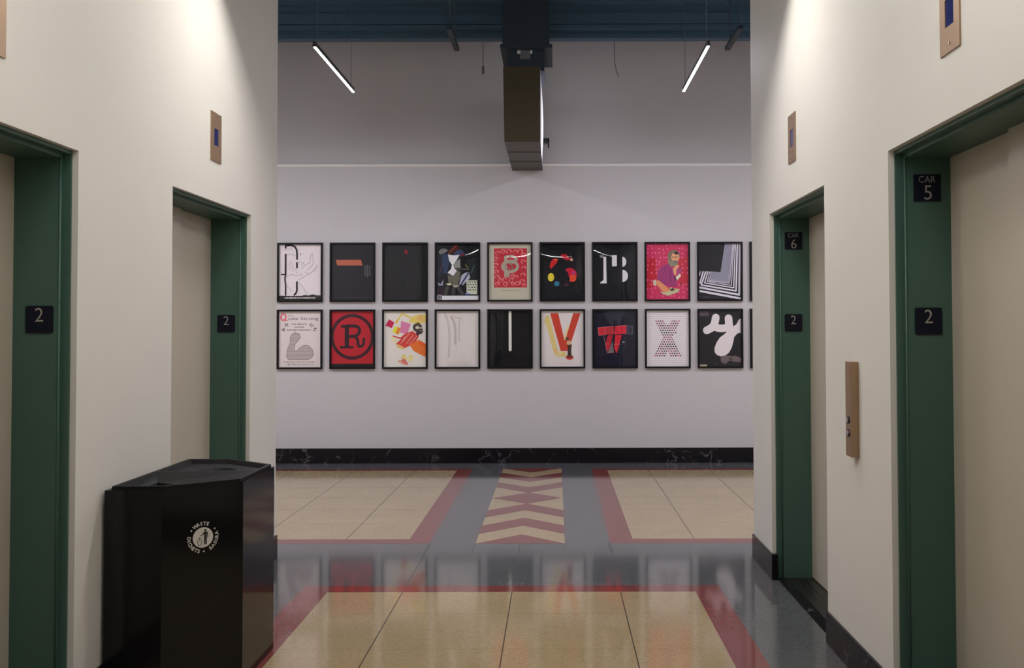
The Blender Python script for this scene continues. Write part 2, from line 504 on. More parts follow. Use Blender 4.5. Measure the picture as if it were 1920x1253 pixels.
# ------------------------------------------------------------------ call panel between the right lifts
root = thing('call_switch_box', 'tall brass call button box on the wall between the two right lifts', 'call panel', (AR, 4.15, 0.945))
p = MB(); p.box(1.2635, AR, 4.112, 4.192, 0.945, 1.353, BRASS, bevel=0.0015); p.build('housing', root)
for zz in (1.103, 1.046):
    b_ = MB(); n = 20; yc = 4.150
    ring = [(yc + 0.017*math.cos(2*PI*k/n), zz + 0.017*math.sin(2*PI*k/n)) for k in range(n)]
    b_.prism(ring, 'x', 1.2600, 1.2640, BEZEL)
    o = b_.build('button_bezel', root)
    b2 = MB()
    b2.prism([(yc + 0.011*math.cos(2*PI*k/n), zz + 0.011*math.sin(2*PI*k/n)) for k in range(n)], 'x', 1.2560, 1.2605, BUTTON)
    b2.build('button', o)

# ------------------------------------------------------------------ pendant strip lamps
def lamp(x0, y0_, emit, label, group, along='y', L=1.385, zb=3.575, baffle=0.0, width=0.0095, bulge=0.0024):
    """slim strip along one axis: opaque channel, diffuser on its underside (behind a baffle on its hall side if any), two suspension cables"""
    zt = zb + 0.04
    P = (lambda a, b: (b, a)) if along == 'y' else (lambda a, b: (a, b))      # (along, across) -> (x, y)
    c, s0 = (x0, y0_) if along == 'y' else (y0_, x0)                          # across centre, along start
    mx, my = P(s0 + L/2, c)
    root = thing('pendant_strip_light', label, 'lamp', (mx, my, zb), group)
    h = MB()
    hw = 0.026 if baffle else width + 0.0015
    xa, ya = P(s0, c - hw); xb, yb = P(s0 + L, c + hw)
    h.box(xa, xb, ya, yb, zb, zt, ALU, bevel=0.002)
    if baffle:
        for sg in (1,):
            xa, ya = P(s0, c + sg*0.024); xb, yb = P(s0 + L, c + sg*0.026)
            h.box(xa, xb, ya, yb, zb - baffle, zb + 0.004, ALU)
    for e0 in (s0, s0 + L - 0.006):
        xa, ya = P(e0, c - hw); xb, yb = P(e0 + 0.006, c + hw)
        h.box(xa, xb, ya, yb, zb - bulge - 0.004, zb + 0.004, ALU)
    h.build('housing', root)
    d = MB()
    w = width
    if baffle: bulge = 0.001
    prof = [(c - w, zb + 0.004)] + [(c - w*math.cos(k*PI/8), zb - 0.0004 - bulge*math.sin(k*PI/8)) for k in range(9)] + [(c + w, zb + 0.004)]
    d.prism(prof, along, s0 + 0.008, s0 + L - 0.008, emit)
    d.build('diffuser', root)
    for q in (s0 + 0.10, s0 + L - 0.10):
        px, py_ = P(q, c)
        k = MB(); k.tube([(px, py_, zt), (px, py_, CEIL)], 0.0022, CABLE, 6); k.build('cable', root)
    return root
GH, GK = 'slim pendant lights in the hall', 'slim cross lights over the lift corridor'
lamp(-1.915, 7.585, HALL_E, 'glowing white strip light hanging left of the metal duct', GH, L=1.49, zb=3.75)
lamp(1.227, 7.585, HALL_E, 'glowing white strip light hanging right of the metal duct', GH, L=1.49, zb=3.75)
lamp(-4.30, 7.40, SIDE_E, 'strip light in the hall out of sight behind the left lift block', GH, L=1.49, zb=3.75)
lamp(3.75, 7.40, SIDE_E, 'strip light in the hall out of sight behind the right lift block', GH, L=1.49, zb=3.75)
SL = 0.55
lamp(-1.36, 4.94, CORR_E, 'short cross light above the frame beside the left wall, beyond the waste bin', GK, 'x', SL, 3.60, 0.024)
lamp(0.27, 4.94, CORR_E, 'short cross light above the frame beside the right wall, over the CAR 6 lift', GK, 'x', SL, 3.60, 0.024)
lamp(-1.36, 2.47, MID_E, 'short cross light above the frame beside the left wall, over the nearest left lift', GK, 'x', SL, 3.60, 0.024)
lamp(0.27, 2.47, MID_E, 'short cross light above the frame beside the right wall, over the CAR 5 lift', GK, 'x', SL, 3.60, 0.024)
lamp(-1.25, 2.30, TUBE_E, 'round cross tube light above the frame in the middle of the corridor', GK, 'x', 1.98, 3.62, 0.0, 0.018, 0.024)
lamp(-1.42, 0.00, NEAR_E, 'long cross light above the frame, spanning the corridor over the camera', GK, 'x', 2.30, 3.60, 0.024)

# ------------------------------------------------------------------ duct hanging from the beam
dx0, dx1, dy0, dz0, dz1 = -0.4775, -0.137, 9.055, 3.272, 3.985
root = thing('ceiling_duct', 'boxy brassy metal duct hanging from the dark beam in front of the far wall', 'duct', ((dx0+dx1)/2, (dy0+BACK)/2, dz0))
d = MB()
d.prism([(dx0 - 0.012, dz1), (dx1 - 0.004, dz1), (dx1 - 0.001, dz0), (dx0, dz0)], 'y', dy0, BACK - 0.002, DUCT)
for yy in (dy0 + 0.0, dy0 + 0.55, dy0 + 1.1):
    d.box(dx0 - 0.004, dx1 - 0.002, yy, yy + 0.02, dz0 - 0.004, dz0, DUCT)
d.build('duct_body', root)
s = MB()
N = 10
for i in range(N):      # softly bowed sheet closing the side, its lit look painted in
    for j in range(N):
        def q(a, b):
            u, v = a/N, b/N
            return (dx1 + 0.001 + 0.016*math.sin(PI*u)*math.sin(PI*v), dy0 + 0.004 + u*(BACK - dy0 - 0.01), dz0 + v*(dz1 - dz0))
        s.face([q(i,j), q(i+1,j), q(i+1,j+1), q(i,j+1)], DUCTLIT, True)
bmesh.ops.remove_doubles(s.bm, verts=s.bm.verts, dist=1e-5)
so = s.build('side_panel', root); so['label'] = 'side sheet facing right, painted pale to look brightly lit'
n_ = MB()
n_.prism([(-0.462, 4.267), (-0.105, 4.267), (-0.100, 3.985), (-0.430, 3.985)], 'y', dy0 + 0.15, 9.75, DARKST)
n_.build('neck', root)
t_ = MB(); t_.box(-0.335, -0.235, dy0 + 0.145, dy0 + 0.15, 4.10, 4.20, CABLE); t_.box(-0.36, -0.33, dy0+0.14, dy0+0.15, 4.15, 4.21, WHITEM); t_.box(-0.235, -0.215, dy0+0.14, dy0+0.15, 4.15, 4.21, WHITEM)
t_.build('clamp', root)
k_ = MB(); k_.box(-0.520, -0.022, 9.10, 9.80, 4.180, 4.215, DARKST); k_.box(-0.50, -0.05, 9.12, 9.80, 4.215, CEIL, DARKST)
k_.build('collar', root)
br = MB(); br.box(dx1 + 0.0, -0.062, 10.55, 10.62, 3.565, 3.60, DARKST); br.box(-0.078, -0.062, 10.55, 10.62, 3.50, 3.60, DARKST); br.box(-0.078, -0.062, 10.6, BACK + 0.03, 3.57, 3.60, DARKST)
br.build('bracket', root)

# struts under the beam and loose wires
def strut(x, label):
    root = thing('ceiling_strut', label, 'strut', (x, 9.0, 4.20), 'short dark struts hanging under the beam')
    m = MB(); m.box(x - 0.025, x + 0.025, 8.62, 9.30, 4.205, 4.24, DARKST, bevel=0.003); m.build('channel', root)
    for yy in (8.7, 9.15):
        r = MB(); r.tube([(x, yy, 4.24), (x, yy, CEIL)], 0.006, DARKST, 6); r.build('rod', root)
strut(-0.955, 'dark strut end hanging under the beam left of the duct')
strut(1.685, 'dark strut end hanging under the beam near the right wall')
w = MB(); w.tube([(-0.772, 10.30, CEIL), (-0.772, 10.30, 4.29)], 0.004, CABLE, 6); w.box(-0.785, -0.759, 10.29, 10.31, 4.25, 4.33, CABLE)
tag(w.build('hanging_wire'), 'straight thin wire dangling in front of the far wall left of the duct', 'wire')
w = MB(); w.tube([(0.645, 10.30, CEIL), (0.645, 10.30, 4.45), (0.650, 10.30, 4.36), (0.668, 10.30, 4.28), (0.690, 10.30, 4.21)], 0.004, CABLE, 6)
tag(w.build('hanging_wire'), 'bent thin wire dangling in front of the far wall right of the duct', 'wire')

# ------------------------------------------------------------------ waste bin
def inset(pts, d):
    """inset a convex CCW polygon"""
    n = len(pts); out = []
    for i in range(n):
        p0, p1, p2 = Vector(pts[i-1]), Vector(pts[i]), Vector(pts[(i+1) % n])
        e1, e2 = (p1-p0).normalized(), (p2-p1).normalized()
        n1, n2 = Vector((-e1.y, e1.x)), Vector((-e2.y, e2.x))
        k = d / (1 + n1.dot(n2))
        out.append(tuple(p1 + (n1 + n2)*k))
    return out
XB, XK, XF = -1.818, -1.587, -1.327
YA, YB, YC, YD = 3.888, 4.098, 4.548, 4.762
YM = (YA + YD)/2
HT = 0.850
hexa = [(XB, YA), (XK, YA), (XF, YB), (XF, YC), (XK, YD), (XB, YD)]   # CCW seen from above
root = thing('waste_bin', 'black bow-fronted double waste bin with white waste symbol against the left wall', 'waste bin', ((XB+XF)/2, YM, 0))
b = MB()
inn = inset(hexa, 0.010)
n = 6
for i in range(n):
    j = (i+1) % n
    o0, o1, i0, i1 = hexa[i], hexa[j], inn[i], inn[j]
    b.face([(*o0,0.0),(*o1,0.0),(*o1,HT),(*o0,HT)], BIN)
    b.face([(*o0,HT),(*o1,HT),(*i1,HT),(*i0,HT)], BIN)
    b.face([(*i1,HT),(*i1,0.3),(*i0,0.3),(*i0,HT)], BINDARK)
b.face([(*p, 0.3) for p in inn], BINDARK)
b.face([(*p, 0.0) for p in hexa[::-1]], BIN)
bmesh.ops.remove_doubles(b.bm, verts=b.bm.verts, dist=1e-5)
b.build('body', root)
g_ = 0.014
near = [(XB+g_*1.2, YA+g_*2), (XK-0.004, YA+g_*2), (XF-g_, YB+g_*0.6), (XF-g_, YM-0.003), (XB+g_*1.2, YM-0.003)]
farp = [(x, 2*YM - y) for x, y in near][::-1]
def ring_faces(m, A, za, B, zb, mt, smooth=False):
    k = len(A)
    for i in range(k):
        j = (i+1) % k
        m.face([(*A[i],za),(*A[j],za),(*B[j],zb),(*B[i],zb)], mt, smooth)
# near lid: funnel to a rectangular throw opening
l = MB(); zt = HT + 0.012
r1 = inset(near, 0.014); r2 = [(-1.745, 4.000), (-1.620, 3.985), (-1.545, 4.055), (-1.560, 4.115), (-1.735, 4.205)]
ring_faces(l, near, HT - 0.03, near, zt, BINFR)
ring_faces(l, near, zt, r1, zt, BINFR)
ring_faces(l, r1, zt, r2, zt - 0.032, BINFR)
ring_faces(l, r2, zt - 0.032, r2, zt - 0.30, BINDARK)
o = l.build('lid', root); o['label'] = 'near lid with an open chute'
# far lid: shallow tray with a round hole
l = MB()
r1 = inset(farp, 0.014); r2 = inset(farp, 0.030)
ring_faces(l, farp, HT - 0.03, farp, zt, BINFR)
ring_faces(l, farp, zt, r1, zt, BINFR)
ring_faces(l, r1, zt, r2, zt - 0.020, BINFR)
hc = (-1.575, 4.475); hr = 0.078; k = 40
circ = [(hc[0] + hr*math.cos(2*PI*i/k), hc[1] + hr*math.sin(2*PI*i/k)) for i in range(k)]
circ2 = [(hc[0] + (hr+.012)*math.cos(2*PI*i/k), hc[1] + (hr+.012)*math.sin(2*PI*i/k)) for i in range(k)]
bm2 = l.bm; es = []
for loop, zz in ((r2, zt - 0.020), (circ2, zt - 0.020)):
    vs = [bm2.verts.new((*p, zz)) for p in loop]
    es += [bm2.edges.new((vs[i], vs[(i+1) % len(vs)])) for i in range(len(vs))]
res = bmesh.ops.triangle_fill(bm2, use_beauty=True, use_dissolve=False, edges=es)
for g0 in res['geom']:
    if isinstance(g0, bmesh.types.BMFace): g0.material_index = l.mi(BINFR)
ring_faces(l, circ2, zt - 0.020, circ, zt - 0.030, BINFR, True)
ring_faces(l, circ, zt - 0.030, circ, zt - 0.25, BINDARK, True)
o = l.build('lid', root); o['label'] = 'far lid with a round hole'
# waste symbol on the near angled facet
A = Vector((XK, YA)); Bv = Vector((XF, YB)); dv = (Bv - A).normalized(); nv = Vector((dv.y, -dv.x))
sy = MB()
S0, Z0 = 0.1655, 0.6385
def on(s_, z_, lift_):
    p_ = A + dv*s_ + nv*lift_
    return (p_.x, p_.y, z_)
def sface(pts, m, lift_=0.0008):
    sy.face([on(S0 + x_, Z0 + z_, lift_) for x_, z_ in pts], m)
def disc(cx_, cz_, r_, m, lift_, n_=32):
    sface([(cx_ + r_*math.cos(2*PI*i/n_), cz_ + r_*math.sin(2*PI*i/n_)) for i in range(n_)], m, lift_)
disc(0, 0, 0.0418, WHITEM, 0.0008)
L2 = 0.0014
disc(0.0090, 0.0285, 0.0048, BLACKM, L2, 16)
sface([(0.0035,0.0215),(0.0065,0.0225),(0.0165,0.0225),(0.0195,0.0190),(0.0205,0.0000),(0.0175,-0.0010),(0.0165,0.0130),(0.0155,0.0130),(0.0155,-0.0295),(0.0105,-0.0295),(0.0098,-0.0030),(0.0090,-0.0295),(0.0040,-0.0295),(0.0045,0.0110)], BLACKM, L2)
sface([(0.0060,0.0220),(0.0015,0.0205),(-0.0040,0.0120),(-0.0125,0.0092),(-0.0120,0.0068),(-0.0020,0.0092),(0.0050,0.0140)], BLACKM, L2)
def bar(x0, z0_, x1, z1_, w_, m=BLACKM):
    d_ = Vector((x1-x0, z1_-z0_)).normalized(); q_ = Vector((-d_.y, d_.x))*w_/2
    sface([(x0+q_.x, z0_+q_.y), (x0-q_.x, z0_-q_.y), (x1-q_.x, z1_-q_.y), (x1+q_.x, z1_+q_.y)], m, L2)
bar(-0.0235, -0.0080, -0.0200, -0.0310, 0.0020); bar(-0.0045, -0.0060, -0.0085, -0.0310, 0.0020); bar(-0.0205, -0.0305, -0.0080, -0.0305, 0.0020)
bar(-0.0165, 0.0010, -0.0135, -0.0120, 0.0022); bar(-0.0110, 0.0000, -0.0140, -0.0120, 0.0018); bar(-0.0170, 0.0005, -0.0105, 0.0005, 0.0015)
def arc_text(txt, mid_deg, step, outward, r_, hgt):
    n0 = len(txt)
    for i, ch in enumerate(txt):
        k_ = i - (n0-1)/2
        ang = math.radians(mid_deg - k_*step if outward else mid_deg + k_*step)
        for t in text_tris(ch, 0.03):
            pts = []
            for px_, pz_ in t:
                u_, v_ = px_*hgt*0.95, pz_*hgt
                if outward:
                    rr = r_ + v_; aa = ang - u_/(r_ + hgt/2)
                else:
                    rr = r_ + hgt - v_; aa = ang + u_/(r_ + hgt/2)
                pts.append((rr*math.cos(aa), rr*math.sin(aa)))
            sface(pts, WHITEM)
arc_text('WASTE', 97, 13.5, True, 0.0500, 0.0150)
arc_text('D\u00c9CHETS', 215, 12.5, False, 0.0495, 0.0150)
arc_text('BASURA', -22, 13.5, False, 0.0495, 0.0150)
for a_ in (146, 33, 274): disc(0.0575*math.cos(math.radians(a_)), 0.0575*math.sin(math.radians(a_)), 0.0036, WHITEM, 0.0008, 12)
so = sy.build('waste_symbol', root); so['label'] = 'round white waste symbol of a figure and basket, ringed by words'

# ------------------------------------------------------------------ framed posters
PW, PH, PD, PB = 0.508, 0.663, 0.032, 0.0195
PCOL = [-2.854, -2.266, -1.679, -1.092, -0.505, 0.081, 0.669, 1.257, 1.844, 2.431]
ROWZ = (1.800, 1.051)
_cm = {}
def ink_col(r, g, b_):
    # the hall lamps are slightly violet: undo their tint; deep inks a little denser than paper
    l = 0.3*lin(r) + 0.6*lin(g) + 0.1*lin(b_)
    k = 0.85 + 0.85*min(1.0, l/0.4)**0.6
    return tuple(min(0.88, lin(v)*k*t) for v, t in ((r, 1.0), (g, 1.05), (b_, 0.92))) + (1.0,)
def ink(r, g, b_):
    k = (r, g, b_)
    if k not in _cm:
        _cm[k] = mat('ink_%02x%02x%02x' % k, ink_col(r, g, b_), 0.6, spec=0.2)
    return _cm[k]

frame_mesh = None
def make_frame(root):
    global frame_mesh
    if frame_mesh is None:
        m = MB()
        W2 = PW/2
        O = [(-W2, 0), (W2, 0), (W2, PH), (-W2, PH)]
        I = [(-W2+PB, PB), (W2-PB, PB), (W2-PB, PH-PB), (-W2+PB, PH-PB)]
        e = 0.0018
        O2 = [(-W2+e, e), (W2-e, e), (W2-e, PH-e), (-W2+e, PH-e)]
        for i in range(4):
            j = (i+1) % 4
            m.face([(O[i][0],0,O[i][1]),(O[j][0],0,O[j][1]),(O[j][0],-PD+e,O[j][1]),(O[i][0],-PD+e,O[i][1])], FRAMEB)
            m.face([(O[i][0],-PD+e,O[i][1]),(O[j][0],-PD+e,O[j][1]),(O2[j][0],-PD,O2[j][1]),(O2[i][0],-PD,O2[i][1])], FRAMEB)
            m.face([(O2[i][0],-PD,O2[i][1]),(O2[j][0],-PD,O2[j][1]),(I[j][0],-PD,I[j][1]),(I[i][0],-PD,I[i][1])], FRAMEB)
            m.face([(I[i][0],-PD,I[i][1]),(I[j][0],-PD,I[j][1]),(I[j][0],0,I[j][1]),(I[i][0],0,I[i][1])], FRAMEB)
        m.face([(O[3][0],0,O[3][1]),(O[2][0],0,O[2][1]),(O[1][0],0,O[1][1]),(O[0][0],0,O[0][1])], FRAMEB)
        bmesh.ops.remove_doubles(m.bm, verts=m.bm.verts, dist=1e-6)
        bmesh.ops.recalc_face_normals(m.bm, faces=m.bm.faces)
        o = m.build('frame'); o.parent = root; frame_mesh = o.data
        return o
    o = bpy.data.objects.new('frame', frame_mesh); C.objects.link(o); o.parent = root
    return o

class Art:
    """flat inks laid over one print; coordinates measured over the frame's own outline box"""
    def __init__(s, box):
        s.b = box; s.m = MB(); s.k = 0; s.kk = -1; s.sub = 0
        s.lo = (-PW/2 + PB - 0.001, PB - 0.001); s.hi = (PW/2 - PB + 0.001, PH - PB + 0.001)
    def P(s, x, y):
        x0, y0, x1, y1 = s.b
        return (-PW/2 + (x-x0)/(x1-x0)*PW, PH*(1-(y-y0)/(y1-y0)))
    def clip(s, pts):
        for ax, lim, sg in ((0, s.lo[0], 1), (0, s.hi[0], -1), (1, s.lo[1], 1), (1, s.hi[1], -1)):
            out = []
            for i in range(len(pts)):
                a, b = pts[i-1], pts[i]
                da, db = sg*(a[ax]-lim), sg*(b[ax]-lim)
                if da >= 0 and db >= 0: out.append(b)
                elif da >= 0 > db or db >= 0 > da:
                    t = da/(da-db); q = (a[0]+(b[0]-a[0])*t, a[1]+(b[1]-a[1])*t)
                    out.append(q)
                    if db >= 0: out.append(b)
            pts = out
            if len(pts) < 3: return None
        return pts
    def raw(s, pts, c):
        pts = s.clip(pts)
        if not pts: return
        if s.k != s.kk: s.kk, s.sub = s.k, 0
        s.sub = min(s.sub + 1, 18)
        y = -0.0042 - min(s.k, 100)*9e-5 - s.sub*4.5e-6
        s.m.face([(p[0], y, p[1]) for p in pts], ink(*c))
    def bg(s, c):
        x0, z0 = s.lo; x1, z1 = s.hi
        s.m.box(x0, x1, -0.004, -0.001, z0, z1, ink(*c))
    def poly(s, pts, c):
        s.k += 1; s.raw([s.P(*p) for p in pts], c)
    def rect(s, x0, y0, x1, y1, c): s.poly([(x0,y0),(x1,y0),(x1,y1),(x0,y1)], c)
    def ell(s, cx_, cy_, rx, ry, c, n_=28, same=False):
        if not same: s.k += 1
        s.raw([s.P(cx_ + rx*math.cos(2*PI*i/n_), cy_ + ry*math.sin(2*PI*i/n_)) for i in range(n_)], c)
    def ring(s, cx_, cy_, rx, ry, w_, c, a0=0, a1=360, n_=48):
        s.k += 1
        for i in range(n_):
            t0, t1 = (math.radians(a0 + (a1-a0)*q/n_) for q in (i, i+1))
            s.raw([s.P(cx_+(rx+d*w_/2)*math.cos(t), cy_+(ry+d*w_/2)*math.sin(t)) for t, d in ((t0,1),(t1,1),(t1,-1),(t0,-1))], c)
    def stroke(s, pts, w_, c, round_=False):
        s.k += 1
        for i in range(len(pts)-1):
            a, b_ = Vector(pts[i]), Vector(pts[i+1])
            d_ = (b_-a)
            if d_.length < 1e-6: continue
            d_.normalize(); q_ = Vector((-d_.y, d_.x))*w_/2
            s.raw([s.P(*(a+q_)), s.P(*(a-q_)), s.P(*(b_-q_)), s.P(*(b_+q_))], c)
        s.k += 1
        for i, p in enumerate(pts):
            if round_ or 0 < i < len(pts)-1: s.ell(p[0], p[1], w_/2, w_/2, c, 16, True)
    def bars(s, x0, x1, y, h, c, lo=8, hi=34, gap=7):
        """an illegible line of small print: uneven little strokes"""
        s.k += 1; x = x0
        while x < x1:
            w_ = random.uniform(lo, hi); e_ = min(x1, x + w_); hh = h*random.uniform(0.55, 1)
            s.raw([s.P(x, y-hh/2), s.P(e_, y-hh/2), s.P(e_, y+hh/2), s.P(x, y+hh/2)], c)
            x = e_ + gap*random.uniform(0.6, 1.8)
    def text(s, txt, xc, ybase, hgt, width, c, bold=0.0):
        s.k += 1
        tr = text_tris(txt, bold)
        wmax = max(p[0] for t in tr for p in t)*2
        for t in tr:
            s.raw([s.P(xc + p[0]/wmax*width, ybase - p[1]*hgt) for p in t], c)
    def scan(s, pts, y0, y1, step, h, c):
        """horizontal hatch lines inside a polygon"""
        s.k += 1; y = y0
        while y < y1:
            xs = []
            for i in range(len(pts)):
                (xa, ya), (xb_, yb) = pts[i-1], pts[i]
                if (ya <= y) != (yb <= y): xs.append(xa + (y-ya)/(yb-ya)*(xb_-xa))
            xs.sort()
            for a, b_ in zip(xs[::2], xs[1::2]):
                s.raw([s.P(a, y-h/2), s.P(b_, y-h/2), s.P(b_, y+h/2), s.P(a, y+h/2)], c)
            y += step
    def done(s, root):
        o = s.m.build('print'); o.parent = root
        return o

def glazing(root, au, av, cu, cv, ph, wob):
    """thin acrylic sheet, bowed out in the frame"""
    m = MB()
    x0, x1 = -PW/2 + PB - 0.001, PW/2 - PB + 0.001
    z0, z1 = PB - 0.001, PH - PB + 0.001
    nx, nz = 48, 72
    def q(i, j):
        u, v = 2*i/nx - 1, 2*j/nz - 1
        bow = au*(1 - abs((u - cu)/(1 + abs(cu)))**3.5) + av*(1 - abs((v - cv)/(1 + abs(cv)))**2.2)*(1 - 0.5*(u - cu)**2/(1 + abs(cu))**2)
        r = wob*(1 + 0.6*math.sin(2.6*u + ph) + 0.4*math.sin(4.1*u - 1.3*v + 2*ph))
        return (x0 + (x1-x0)*(u+1)/2, -0.0135 - bow - r, z0 + (z1-z0)*(v+1)/2)
    vs = [[m.bm.verts.new(q(i, j)) for j in range(nz+1)] for i in range(nx+1)]
    k = m.mi(GLASS)
    for i in range(nx):
        for j in range(nz):
            fc = m.bm.faces.new((vs[i][j], vs[i+1][j], vs[i+1][j+1], vs[i][j+1])); fc.smooth = True; fc.material_index = k
    o = m.build('glazing'); o.parent = root
    return o

def poster(row, c, label, draw, box, glz):
    root = thing('framed_poster', label, 'poster', (PCOL[c], BACK - 0.0005, ROWZ[row]), 'framed posters on the far wall, %s row' % ('upper' if row == 0 else 'lower'))
    make_frame(root)
    a = Art(box); draw(a); a.done(root)
    glazing(root, *glz)
    return root

# --- upper row
def d1(a):
    a.bg((190,178,190)); K = (28,18,30); G = (150,140,152)
    for L_ in ([(225,690),(330,640),(420,660),(520,640)], [(440,740),(560,670),(650,620),(740,570),(770,470)], [(500,545),(560,480),(640,440),(660,300),(690,280),(705,440),(680,500),(600,560)], [(430,420),(540,440),(505,495)],
               [(340,430),(350,600)], [(390,540),(430,620)], [(460,780),(540,880),(600,985)], [(250,830),(330,920)], [(230,300),(330,290),(400,320)], [(210,220),(330,195)], [(650,640),(560,600)], [(300,400),(300,560)], [(690,580),(770,500)]):
        a.stroke(L_, 9, G)
    a.stroke([(228,135),(228,192)], 32, K); a.stroke([(228,285),(228,640)], 32, K)
    a.stroke([(150,640),(245,640)], 24, K); a.stroke([(232,640),(218,690),(222,760),(232,830),(230,1005)], 26, K)
    a.stroke([(228,142),(335,138),(390,165),(418,215),(425,300),(425,385)], 30, K); a.stroke([(422,430),(424,535)], 30, K)
    a.stroke([(424,760),(424,920),(408,965),(370,1000)], 30, K)
    a.ell(487,292,12,14,(120,110,120)); a.ell(628,145,9,9,(140,130,140)); a.ell(572,205,8,6,(150,140,150)); a.ell(140,280,8,8,(150,140,150))
    a.poly([(100,1003),(300,1010),(500,1008),(560,995),(620,1003),(700,985),(760,1000),(850,1003),(850,1100),(100,1100)], (26,26,28))
    a.bars(210,740,1045,30,(170,160,168),14,34,5)
def d2(a):
    a.bg((27,26,34))
    for y in range(600, 1000, 55): a.rect(1060,y,1550,y+8,(22,21,28))
    a.poly([(1075,390),(1520,388),(1552,485),(1105,485)], (168,86,66))
    for x,y0_,y1_ in ((1594,490,668),(1634,472,690),(1674,492,664)): a.rect(x-11,y0_,x+11,y1_,(84,82,94))
    a.bars(1110,1680,1035,16,(58,58,66))
def d3(a):
    a.bg((24,24,30)); a.poly([(430,225),(470,212),(500,250),(488,298),(455,285)], (135,22,42))
    for p in ([(497,660),(497,868)], [(497,868),(640,866)], [(640,866),(640,660)], [(497,660),(640,660)]): a.stroke(p, 6, (52,50,60))
    a.bars(270,640,1050,10,(46,46,56))
def d4(a):
    a.bg((20,20,30))
    a.poly([(980,300),(1120,260),(1180,420),(1120,640),(980,760)], (30,32,48))
    a.poly([(1080,300),(1180,280),(1215,420),(1160,640),(1110,620)], (46,62,98))
    a.poly([(1290,230),(1400,210),(1500,300),(1420,330),(1280,300)], (52,66,104))
    a.poly([(1500,400),(1680,340),(1700,620),(1560,760),(1500,640)], (26,30,40))
    a.poly([(1180,250),(1330,115),(1385,190),(1300,270)], (78,22,26)); a.stroke([(1190,290),(1260,210),(1340,130)], 14, (140,66,40))
    a.poly([(1020,250),(1060,200),(1130,190),(1185,225),(1140,262),(1050,300)], (112,110,118))
    a.poly([(1400,330),(1480,300),(1520,420),(1440,560),(1400,470)], (16,16,20)); a.poly([(1380,290),(1450,280),(1490,330),(1420,320)], (110,24,46))
    a.poly([(1185,295),(1290,312),(1385,300),(1345,372),(1275,480),(1300,540),(1352,580),(1270,662),(1178,608),(1240,540),(1252,470),(1205,400)], (186,181,194))
    a.poly([(1392,370),(1330,410),(1278,490),(1315,530),(1402,522)], (126,123,126))
    a.poly([(1178,640),(1270,672),(1340,570),(1402,590),(1392,700),(1352,822),(1200,812)], (98,94,86))
    a.poly([(1378,810),(1420,650),(1480,610),(1545,602),(1565,700),(1440,820)], (150,150,172)); a.stroke([(1540,610),(1400,830)], 26, (40,44,90))
    a.poly([(1010,770),(1060,800),(1110,720),(1095,830),(1020,830)], (128,132,160))
    a.poly([(1150,800),(1220,788),(1250,815),(1190,826)], (182,178,160)); a.poly([(1255,822),(1375,818),(1370,860),(1290,862)], (150,140,130))
    for p in ([(1180,840),(1130,1000)], [(1280,860),(1270,1000)], [(1350,850),(1450,990)]): a.stroke(p, 60, (66,62,64))
    a.poly([(990,860),(1120,860),(1120,960),(1000,980)], (46,20,44))
    a.stroke([(1340,545),(1470,548),(1540,560)], 10, (110,108,116)); a.stroke([(1480,470),(1540,540)], 14, (120,112,60)); a.stroke([(1580,620),(1640,480)], 18, (70,84,92)); a.stroke([(1030,640),(1100,430)], 10, (80,74,84))
    a.rect(1505,740,1690,978,(168,168,160))
    for y in range(770, 950, 45): a.bars(1525,1670,y,22,(70,72,60),10,30,14)
    a.rect(1485,962,1560,985,(96,112,190))
    a.rect(995,1003,1712,1080,(205,198,205)); a.rect(1000,985,1085,1075,(128,122,134)); a.bars(1012,1075,1030,44,(70,64,80),8,16,8)
def d5(a):
    a.bg((166,159,150)); a.rect(235,188,797,865,(180,42,62)); P_ = (196,112,116); G = (152,142,134)
    for cx_, cy_, r_ in ((300,270,38),(390,240,34),(490,240,40),(600,250,36),(690,240,38),(745,300,34),(270,370,34),(735,420,36),(270,480,38),(745,530,36),(275,590,34),(730,650,38),(290,690,40),(350,740,34),(430,800,36),(530,740,38),(610,690,34),(640,790,36),(720,760,38),(290,800,32),(420,720,30),(560,660,26),(560,800,26),(745,820,22)):
        a.ring(cx_, cy_, r_, r_*0.9, 15, P_, random.uniform(0,180), random.uniform(330,470), 18)
        a.ell(cx_+r_*0.5, cy_-r_*0.3, 10, 14, P_, 10, True)
    a.ring(510,500,128,92,52,G); a.stroke([(435,320),(435,680)],54,G); a.stroke([(435,330),(560,320),(620,380),(560,440),(440,450)],44,G); a.stroke([(440,620),(490,640),(480,690)],34,G)
    a.ell(470,465,22,22,(178,46,62)); a.ell(560,470,30,20,(178,46,62)); a.ell(490,545,30,28,(170,80,86)); a.stroke([(520,420),(560,560)],20,(130,118,112)); a.ring(490,505,60,60,10,(140,100,98))
    a.bars(360,690,912,9,(150,120,112),12,30,6)
def d6(a):
    a.bg((13,14,26))
    a.poly([(1190,500),(1205,440),(1250,370),(1335,368),(1315,440),(1260,500),(1215,545)], (186,28,34)); a.ell(1300,385,28,18,(206,78,44))
    a.poly([(1380,300),(1470,285),(1530,345),(1570,380),(1480,395),(1400,350)], (168,20,44)); a.ell(1570,385,26,28,(172,122,110))
    a.ell(1545,645,112,120,(188,20,48)); a.ell(1590,700,60,64,(204,66,42)); a.ell(1600,610,36,36,(176,44,110)); a.ell(1450,660,70,90,(14,16,26)); a.ell(1480,720,60,70,(16,18,28))
    a.ell(1215,685,54,72,(192,172,52)); a.ell(1315,797,47,43,(52,114,152)); a.ell(1480,812,38,32,(66,34,62)); a.ell(1390,830,34,22,(42,20,60))
